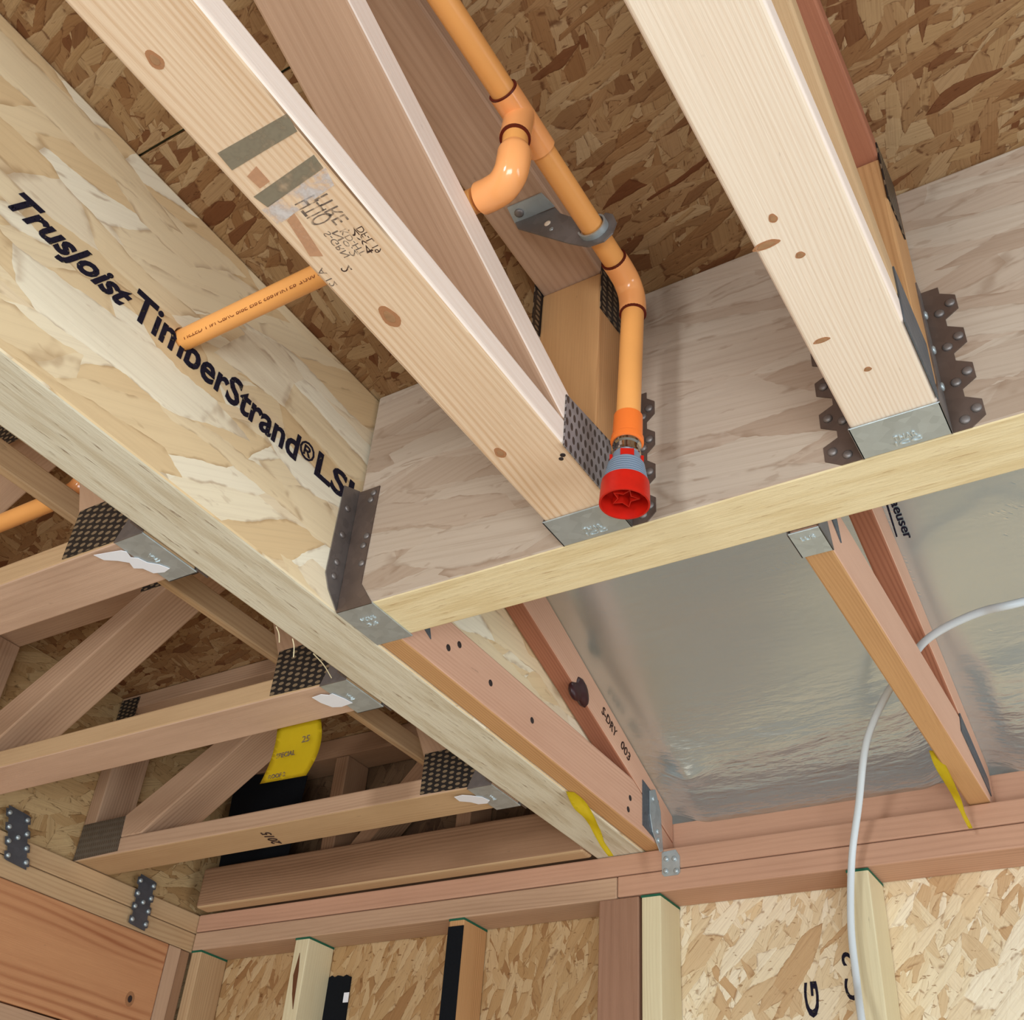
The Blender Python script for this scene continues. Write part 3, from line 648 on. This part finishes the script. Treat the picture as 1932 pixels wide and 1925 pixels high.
def wall_tie(y0, y1, z0, z1, label, slant):
    t = thing('truss_tie', (WX, (y0+y1)/2, z0), label, 'tie')
    pts = []; n = 4; yc = (y0+y1)/2; w = (y1-y0)/2
    for s in (1, -1):
        for i in range(n):
            f0, f1 = (i/n, (i+1)/n) if s == 1 else (1-i/n, 1-(i+1)/n)
            for k, o in ((0.0, 0.78), (0.2, 0.78), (0.28, 1.0), (0.8, 1.0), (0.88, 0.78)):
                f = f0+(f1-f0)*k; pts.append((yc + s*w*o + slant*(f-0.5), z0+(z1-z0)*f))
    pr = prism('plate_body', [(WX+0.0075, y, z) for y, z in pts], (0.002, 0, 0), galv('dark_galvanised_steel', (112, 116, 124), 0.4, 0.7) if 'gd' not in M else M['gd'], t)
    M['gd'] = pr.data.materials[0]
    for i in range(n):
        for s in (1, -1):
            f = (i+0.5)/n; nails(t, [(WX+0.0095, yc+s*w*0.72+slant*(f-0.5), z0+(z1-z0)*f)], (1, 0, 0), 0.0052, 0.004, 'galv')
    nails(t, [(WX+0.0095, yc, z0+(z1-z0)*0.5)], (1, 0, 0), 0.0052, 0.004, 'galv')
wall_tie(1.685, 1.765, 0.925, 1.062, 'dark steel tie plate at the left edge over the left wall plates', -0.05)
wall_tie(2.150, 2.222, 0.893, 1.038, 'dark steel tie plate near the corner over the left wall plates', -0.01)

# ================================================================ SPRINKLER PIPING
SP = thing('sprinkler_piping', (-0.53, 1.065, 1.35), 'orange sprinkler piping with tee, branch, elbow and drop ending in a red cap', 'pipe')
def seg(name, a, b, r, mat, n=28, pts=2):
    a = W(a); b = W(b); return tube(name, [a.lerp(b, i/(pts-1)) for i in range(pts)], r, mat, SP, n)
ZP = 1.362; MXP = -0.530
tee_y = 0.715; RF = PR*1.22
seg('pipe', (MXP, -2.2, ZP), (MXP, 0.690, ZP), PR, 'cpvc')
seg('pipe', (MXP, 0.760, ZP), (MXP, 1.012, ZP), PR, 'cpvc')
bm = bmesh.new()
bm_tube(bm, [W((MXP, 0.672, ZP)), W((MXP, 0.775, ZP))], RF, 36)
bm_tube(bm, [W((MXP, tee_y, ZP)), W((-0.529, 0.709, 1.302))], RF, 36)
autosmooth(finish('tee', bm, 'cpvc_fit', SP, smooth_=True))
seg('solvent_ring', (MXP, 0.6695, ZP), (MXP, 0.6725, ZP), RF*0.99, 'primer')
seg('solvent_ring', (-0.529, 0.709, 1.3025), (-0.529, 0.7088, 1.2995), RF*0.99, 'primer')
seg('pipe', (-0.5288, 0.709, 1.305), (-0.5298, 0.712, 1.275), PR, 'cpvc')
el = bez([W(p) for p in ((-0.5298, 0.712, 1.284), (-0.531, 0.7135, 1.262), (-0.538, 0.719, 1.242), (-0.553, 0.726, 1.2335), (-0.572, 0.7295, 1.2335), (-0.590, 0.731, 1.236))], 6)
tube('elbow', el, [PR*1.05]+[PR*1.14]+[PR*1.22]+[PR*1.30]*(len(el)-3), 'cpvc_fit', SP, 36)
seg('branch_pipe', (-0.600, 0.731, 1.238), (-1.235, 0.7460, 1.2565), PR, 'cpvc')
# print along the branch pipe
bp = [c for c in SP.children if c.name.startswith('branch_pipe')][0]
d = (Vector((-0.600, 0.731, 1.238)) - Vector((-1.235, 0.7460, 1.2565))).normalized()
text('LISTED 1 IN CPVC PIPE FIRE SPRINKLER 7/300 3 APPROVED', Vector((-1.155, 0.744, 1.254)) + Vector((0, -0.0178*0.80, -0.0178*0.58)) , d, (0, 0.58, -0.80), 0.0085, 'pipeink', bp, width=0.36, thick=0.0003)
# elbow from the run into the drop
el = bez([W(p) for p in ((-0.530, 1.002, ZP), (-0.530, 1.024, ZP), (-0.5298, 1.046, 1.357), (-0.5293, 1.0605, 1.342), (-0.529, 1.065, 1.322), (-0.5285, 1.065, 1.300))], 6)
tube('elbow', el, [RF*0.98]*len(el), 'cpvc_fit', SP, 36)
seg('solvent_ring', (-0.530, 0.9995, ZP), (-0.530, 1.0025, ZP), RF*0.98, 'primer')
seg('solvent_ring', (-0.5285, 1.065, 1.301), (-0.5285, 1.065, 1.298), RF*0.98, 'primer')
D0 = Vector((-0.5285, 1.065, 1.305)); D1 = Vector((-0.5400, 1.065, 0.940)); dd = (D1-D0).normalized()
def dz(z): return D0 + (D1-D0)*((D0.z-z)/(D0.z-D1.z))
seg('drop_pipe', dz(1.305), dz(1.075), PR, 'cpvc')
ad = [(1.0855, PR*1.0), (1.0845, PR*1.18), (1.046, PR*1.22), (1.044, PR*1.32), (1.036, PR*1.34), (1.034, PR*1.1)]
TOPZ = 1.10; CT = W(dz(TOPZ)); KZ = S*(D1-D0).length/(D0.z-D1.z)
def dl(prof, f=1.0): return [((TOPZ-z)*KZ, r*f) for z, r in prof]
lathe('adapter', dl(ad), CT, dd, plain('bright_orange_adapter', (240, 120, 48), 0.4, spec=0.4), SP)
hd = [(1.036, .0150), (1.034, .0185), (1.029, .0185), (1.027, .0160), (1.019, .0155), (1.017, .0182), (1.013, .0182), (1.011, .0150)]
head = lathe('sprinkler_head', dl(hd, S*1.12), CT, dd, 'chrome', SP)
hub = [(1.020, 0.0120), (1.013, 0.0190), (1.008, 0.0208), (1.002, 0.0212), (0.994, 0.0245)]
z = 0.993
for k in range(7): hub += [(z, 0.0262+k*0.0009), (z-0.0022, 0.0262+k*0.0009), (z-0.0026, 0.0240+k*0.0009), (z-0.0038, 0.0240+k*0.0009)]; z -= 0.0046
hub += [(z, 0.030), (z-0.006, 0.030)]
lathe('ribbed_sleeve', dl(hub, S), CT, dd, 'greycap', head)
for a in (-1.05, 0.55, -2.65):
    c = W(dz(1.001)); dr = Vector((math.cos(a), math.sin(a), 0)); tt = Vector((-dr.y, dr.x, 0))
    bm = bmesh.new(); cc = c + dr*0.0215*S
    vs = [bm.verts.new(cc + tt*i*0.0095*S + Vector((0, 0, j*0.0055*S)) + dr*k*0.0016) for i in (-1, 1) for j in (-1, 1) for k in (-1, 1)]
    for f in ((0, 1, 3, 2), (4, 6, 7, 5), (0, 4, 5, 1), (2, 3, 7, 6), (0, 2, 6, 4), (1, 5, 7, 3)): bm.faces.new([vs[q] for q in f])
    finish('tab', bm, 'redcap', head)
# red cap: open cup with a ribbed socket inside
cup = [(0.963, 0.0300), (0.9622, 0.0332), (0.958, 0.0338), (0.928, 0.0350), (0.9265, 0.0350), (0.9265, 0.0325), (0.930, 0.0322), (0.954, 0.0312), (0.955, 0.004)]
lathe('cap', dl(cup, S), CT, dd, 'redcap', head, 64)
c0 = W(dz(0.955)); bm = bmesh.new(); n = 5
pts = []
for i in range(n*2):
    a = math.pi*i/n + 0.5; r = (0.0205 if i % 2 == 0 else 0.0105)*S; pts.append(c0 + Vector((r*math.cos(a), r*math.sin(a), 0)))
top = [bm.verts.new(p) for p in pts]; bot = [bm.verts.new(p + Vector((0, 0, -0.019*S))) for p in pts]
inn = [bm.verts.new(c0 + (p-c0)*0.86 + Vector((0, 0, -0.019*S))) for p in pts]; inr = [bm.verts.new(c0 + (p-c0)*0.80 + Vector((0, 0, -0.004*S))) for p in pts]
N = len(pts)
for i in range(N):
    j = (i+1) % N
    bm.faces.new((top[i], top[j], bot[j], bot[i])); bm.faces.new((bot[i], bot[j], inn[j], inn[i])); bm.faces.new((inn[i], inn[j], inr[j], inr[i]))
bm.faces.new(inr); bm.faces.new(top[::-1])
finish('star_socket', bm, 'redcap', head)
# steel pipe bracket screwed to the truss top chord
bk = thing('pipe_bracket', (-0.56, 0.90, 1.36), 'grey steel bracket looping around the main orange pipe above the elbow', 'bracket')
yk = 0.930
bx = [(-0.672, 1.4545), (-0.600, 1.4545), (-0.590, 1.434), (-0.556, 1.400), (-0.5535, 1.362), (-0.548, 1.346), (-0.530, 1.3385), (-0.512, 1.346), (-0.5065, 1.362), (-0.512, 1.378), (-0.522, 1.386), (-0.512, 1.394), (-0.500, 1.384), (-0.494, 1.362), (-0.500, 1.340), (-0.514, 1.328), (-0.540, 1.328), (-0.572, 1.352), (-0.666, 1.436)]
bx = [W((x, 0.926+0.010*(x+0.667)/0.137, z)) for x, z in bx]
bm = bmesh.new(); A_ = [bm.verts.new(p) for p in bx]; B_ = [bm.verts.new(p + Vector((0, 0.0022, 0))) for p in bx]
bm.faces.new(A_); bm.faces.new(B_[::-1])
for i in range(len(A_)): bm.faces.new((A_[i], B_[i], B_[(i+1) % len(A_)], A_[(i+1) % len(A_)]))
finish('arm', bm, 'galvb', bk)
bm = bmesh.new(); n = 40
for i in range(n+1):
    a = -math.pi*0.95 + i/n*math.pi*1.75
    for rr, yy in ((0.0205, -0.004), (0.0235, -0.004), (0.0235, 0.016), (0.0205, 0.016)):
        bm.verts.new(W((MXP + rr*math.cos(a), yk+yy, ZP + rr*math.sin(a))))
bm.verts.ensure_lookup_table()
for i in range(n):
    for j in range(4):
        bm.faces.new([bm.verts[i*4+j], bm.verts[i*4+(j+1) % 4], bm.verts[(i+1)*4+(j+1) % 4], bm.verts[(i+1)*4+j]])
bm.faces.new([bm.verts[j] for j in range(4)]); bm.faces.new([bm.verts[n*4+j] for j in (3, 2, 1, 0)])
autosmooth(finish('loop', bm, 'galv', bk, smooth_=True), 0.8)
prism('foot', [(-0.673, 0.927, 1.4535), (-0.600, 0.929, 1.4535), (-0.606, 0.897, 1.4535), (-0.668, 0.895, 1.4535)], (0, 0, 0.0025), 'galv', bk)
nails(bk, [(-0.656, 0.912, 1.4535)], (0, 0, -1), 0.006, 0.003, 'galvb')
disc('hole', (-0.612, 0.930, 1.420), (0, -1, 0), 0.0045, 0.0006, 'pale', bk)
disc('hole', (-0.604, 0.9305, 1.402), (0, -1, 0), 0.003, 0.0006, 'galv', bk)
# other run beyond the long beam
t = thing('sprinkler_pipe', (-1.9, 0.942, 1.25), 'orange pipe passing in the shade left of the long beam at the picture edge', 'pipe')
tube('pipe', [W((-2.60, 0.8450+0.0975, 1.2520)), W((-1.675, 0.9425, 1.2520))], PR, 'cpvc', t)
tube('elbow', bez([W(p) for p in ((-1.69, 0.9425, 1.252), (-1.665, 0.9425, 1.252), (-1.645, 0.9425, 1.262), (-1.638, 0.9425, 1.285), (-1.638, 0.9425, 1.31))], 5), PR*1.2, 'cpvc_fit', t)
tube('riser', [W((-1.638, 0.9425, 1.30)), W((-1.638, 0.9425, 1.50))], PR, 'cpvc', t)

# ================================================================ CABLE, TAGS, LABELS
cp = [(0.05, 2.02, 1.235), (-0.149, 1.90, 1.149), (-0.225, 1.91, 1.153), (-0.30, 1.93, 1.147), (-0.352, 1.96, 1.138), (-0.40, 2.02, 1.125), (-0.460, 2.10, 1.125), (-0.5384, 2.20, 1.0775), (-0.598, 2.30, 0.985), (-0.640, 2.35, 0.890), (-0.661, 2.36, 0.757), (-0.660, 2.35, 0.643), (-0.645, 2.30, 0.555), (-0.63, 2.27, 0.35), (-0.65, 2.30, 0.0)]
cb = tag(tube('white_cable', bez([W(p) for p in cp], 10), 0.0060, 'cable', None, 14), 'white cable drooping from the foil ceiling past the roof truss to the studs', 'cable')
def sheet(name, P, nu, nv, fn, mat, label=None, cat=None, group=None, th=0.0006, parent=None):
    bm = bmesh.new(); V = [[bm.verts.new(W(fn(i/nu, j/nv))) for j in range(nv+1)] for i in range(nu+1)]
    for i in range(nu):
        for j in range(nv): bm.faces.new((V[i][j], V[i+1][j], V[i+1][j+1], V[i][j+1]))
    g = bmesh.ops.solidify(bm, geom=bm.faces[:], thickness=th)
    o = finish(name, bm, mat, parent, (1, 0, 0), 0, True)
    return tag(o, label, cat, group) if label else o
def note(u, v):
    return (-1.592+0.112*u - 0.030*math.sin(v*2.6)*0 + 0.012*math.sin(v*math.pi)*u + (0.002-0.008*v), 1.5235 + 0.018*math.sin(v*2.4+0.5) - 0.006 + 0.012*u*v, 1.030 - 0.142*v - 0.004*(1-u)*v)
yp = sheet('hanging_note', None, 8, 14, note, 'yellow', 'curled yellow paper note hanging from the middle left truss', 'note')
for k, (a, b, s_, w_) in enumerate((('SPECIAL', (-1.575, 1.541, 0.938), 0.012, 0.05), ('25', (-1.512, 1.541, 0.962), 0.016, 0.02), ('ROOF 2', (-1.583, 1.539, 0.893), 0.010, 0.045))):
    text(a, (b[0], b[1]-0.012, b[2]), (1, 0, 0), (0, 0, 1), s_, 'stamp', yp, width=w_)
def strip_tag(pts, w, name, label):
    def fn(u, v):
        k = v*(len(pts)-1); i = min(int(k), len(pts)-2); f = k-i; p = Vector(pts[i]).lerp(Vector(pts[i+1]), f)
        ww = w*(0.45+0.75*math.sin(math.pi*min(v*1.15+0.1, 1.0)))
        return (p.x + ww*(u-0.5), p.y + ww*(u-0.5)*0.7, p.z + ww*0.5*math.sin(v*9)*(u-0.5))
    sheet(name, None, 3, 22, fn, 'yellow', label, 'tag', 'yellow strips on the roof trusses')
strip_tag([(-1.160, 2.03, 0.999), (-1.158, 2.07, 0.985), (-1.150, 2.10, 0.965), (-1.148, 2.13, 0.950), (-1.146, 2.16, 0.925), (-1.138, 2.19, 0.905)], 0.022, 'yellow_strip', 'crumpled yellow strip hanging under the roof truss beside the long beam')
strip_tag([(-0.400, 2.15, 1.01), (-0.399, 2.19, 1.00), (-0.3975, 2.25, 0.985), (-0.396, 2.30, 0.970), (-0.394, 2.33, 0.945), (-0.390, 2.36, 0.925)], 0.016, 'yellow_strip', 'twisted yellow strip dangling from the lone roof truss on the right')
def blob(name, pts, z, label, mat='paper'):
    bm = bm_prism(bmesh.new(), [(x, y, z) for x, y in pts], (0, 0, 0.0008)); return tag(finish(name, bm, mat), label, 'label', 'torn white labels under the left trusses')
blob('torn_label', [(-1.425, 0.882), (-1.395, 0.888), (-1.372, 0.893), (-1.366, 0.900), (-1.372, 0.915), (-1.362, 0.922), (-1.358, 0.938), (-1.343, 0.952), (-1.336, 0.968), (-1.352, 0.972), (-1.372, 0.966), (-1.378, 0.948), (-1.392, 0.940), (-1.386, 0.925), (-1.400, 0.912), (-1.420, 0.900)], 0.9958, 'ragged torn white label under the nearest left truss by its hanger')
blob('torn_label', [(-1.410, 1.430), (-1.385, 1.427), (-1.372, 1.436), (-1.362, 1.434), (-1.352, 1.462), (-1.349, 1.482), (-1.366, 1.484), (-1.380, 1.486), (-1.398, 1.480), (-1.408, 1.455)], 0.9958, 'square white label under the middle left truss by its hanger')
blob('torn_label', [(-1.418, 1.950), (-1.395, 1.948), (-1.378, 1.958), (-1.358, 1.975), (-1.352, 1.998), (-1.366, 2.010), (-1.388, 2.006), (-1.398, 1.990), (-1.420, 1.975)], 0.9958, 'rounded white label under the left truss nearest the far wall')
# grade stamps on the truss undersides
bc = T1.children[0]
zz = 1.0011
def stamp(body, x, y, size, width, par, mat='stamp', up=(1, 0, 0), u=(0, 1, 0), z=zz, **k): text(body, (x, y, z), u, up, size, mat, par, width=width, **k)
def knot(par, x, y, rx, ry, soft=1.9):
    for nm, k, mt, h in (('knot_halo', soft, 'knotsoft', 0.0003), ('knot', 1.0, 'knotmat', 0.0006)):
        pts = [(x + rx*k*math.cos(a)*(1+0.12*math.sin(3*a)), y + ry*k*math.sin(a), zz) for a in [2*math.pi*i/18 for i in range(18)]]
        prism(nm, pts, (0, 0, -h), mt, par)
for x, y, rx, ry in ((-0.678, 0.295, 0.004, 0.006), (-0.673, 0.686, 0.0055, 0.010), (-0.687, 0.968, 0.004, 0.006)): knot(bc, x, y, rx, ry)
b2 = T2.children[0]
for x, y, rx, ry in ((-0.2106, 0.766, 0.003, 0.004), (-0.2304, 0.797, 0.010, 0.0035), (-0.202, 0.828, 0.0035, 0.003), (-0.224, 0.965, 0.0065, 0.0025), (-0.190, 1.038, 0.003, 0.0025)): knot(b2, x, y, rx, ry, 1.6)
hd_ = [o for o in bpy.data.objects if o.name == 'door_header'][0]
for rr, mt, dx in ((0.020, 'knotsoft', 0.0006), (0.0095, 'nailblack', 0.0010)):
    prism('knot', [(WX+0.006, 2.232 + rr*0.8*math.cos(a), 0.711 + rr*math.sin(a)) for a in [2*math.pi*i/18 for i in range(18)]], (dx, 0, 0), mt, hd_)
def smear(par, q, mat, h=0.0004): prism('ink_smear', [(x, y, zz) for x, y in q], (0, 0, -h), mat, par)
smear(bc, [(-0.6983, 0.407), (-0.600, 0.4066), (-0.604, 0.428), (-0.6994, 0.431)], 'smear')
smear(bc, [(-0.702, 0.469), (-0.607, 0.459), (-0.6083, 0.477), (-0.6973, 0.4875)], 'smear')
smear(bc, [(-0.706, 0.487), (-0.606, 0.478), (-0.612, 0.500), (-0.703, 0.512)], 'smearwhite')
smear(bc, [(-0.690, 0.445), (-0.672, 0.440), (-0.672, 0.462), (-0.688, 0.464)], 'smearorange')
smear(bc, [(-0.690, 0.512), (-0.676, 0.508), (-0.686, 0.572), (-0.700, 0.565)], 'smearorange')
stamp('HTIO', -0.640, 0.498, 0.032, 0.036, bc, up=(-1, 0, 0), u=(0, 1, 0))
stamp('ITRE', -0.626, 0.503, 0.022, 0.040, bc, up=(-1, 0, 0), u=(0, 1, 0))
for k, tx in enumerate(('S-GRN', 'No.2', 'KD-HT', '2x4', 'DF-L 19')):
    stamp(tx, -0.657+0.0095*k, 0.546+0.003*k, 0.010, 0.040, bc, 'stampdark' if k > 2 else 'stamp', up=(-1, 0, 0), u=(0, 1, 0))
stamp('A 12', -0.6985, 0.585, 0.010, 0.030, bc, up=(-1, 0, 0))
stamp('2', -0.668, 0.596, 0.014, 0.008, bc, 'stampdark', up=(-1, 0, 0))
disc('hole', (-0.6105, 1.012, zz), (0, 0, -1), 0.0032, 0.0005, 'nailblack', bc); disc('hole', (-0.6165, 1.018, zz), (0, 0, -1), 0.0028, 0.0005, 'nailblack', bc)
lc = L3.children[0]; text('2015', (-2.015, 2.04, 1.0009), (0.3, -1, 0), (-1, -0.3, 0), 0.03, 'stampdark', lc, width=0.075)
l2 = L2.children[0]
# lettering on the foil and on the roof truss
text('Weyerhaeuser', (-0.3335, 1.70, roofz(-0.33, 1.70)-0.0015), (0, 1, -0.40), (1, 0, 0), 0.020, 'ink', roof, width=0.21, bold=0.0003)
prism('logo_line', [(-0.352, 1.70, roofz(-0.35, 1.70)-0.001), (-0.349, 1.70, roofz(-0.35, 1.70)-0.001), (-0.338, 1.80, roofz(-0.34, 1.80)-0.001), (-0.345, 1.885, roofz(-0.345, 1.885)-0.001), (-0.348, 1.885, roofz(-0.345, 1.885)-0.001), (-0.342, 1.80, roofz(-0.34, 1.80)-0.001)], (0, 0, -0.001), 'ink', roof)
# splinters torn from the lower edge of the long beam
for a, b in (((-1.300, 1.195, 1.0), (-1.312, 1.222, 0.985)), ((-1.300, 1.300, 1.0), (-1.325, 1.385, 0.998)), ((-1.30, 1.24, 1.0), (-1.31, 1.262, 0.975))):
    a = Vector(a); b = Vector(b); mdp = (a+b)/2 + Vector((0.002, 0, 0.002))
    tube('splinter', bez([W(a), W(mdp), W(b)], 4), 0.0008, 'cream', A, 6)
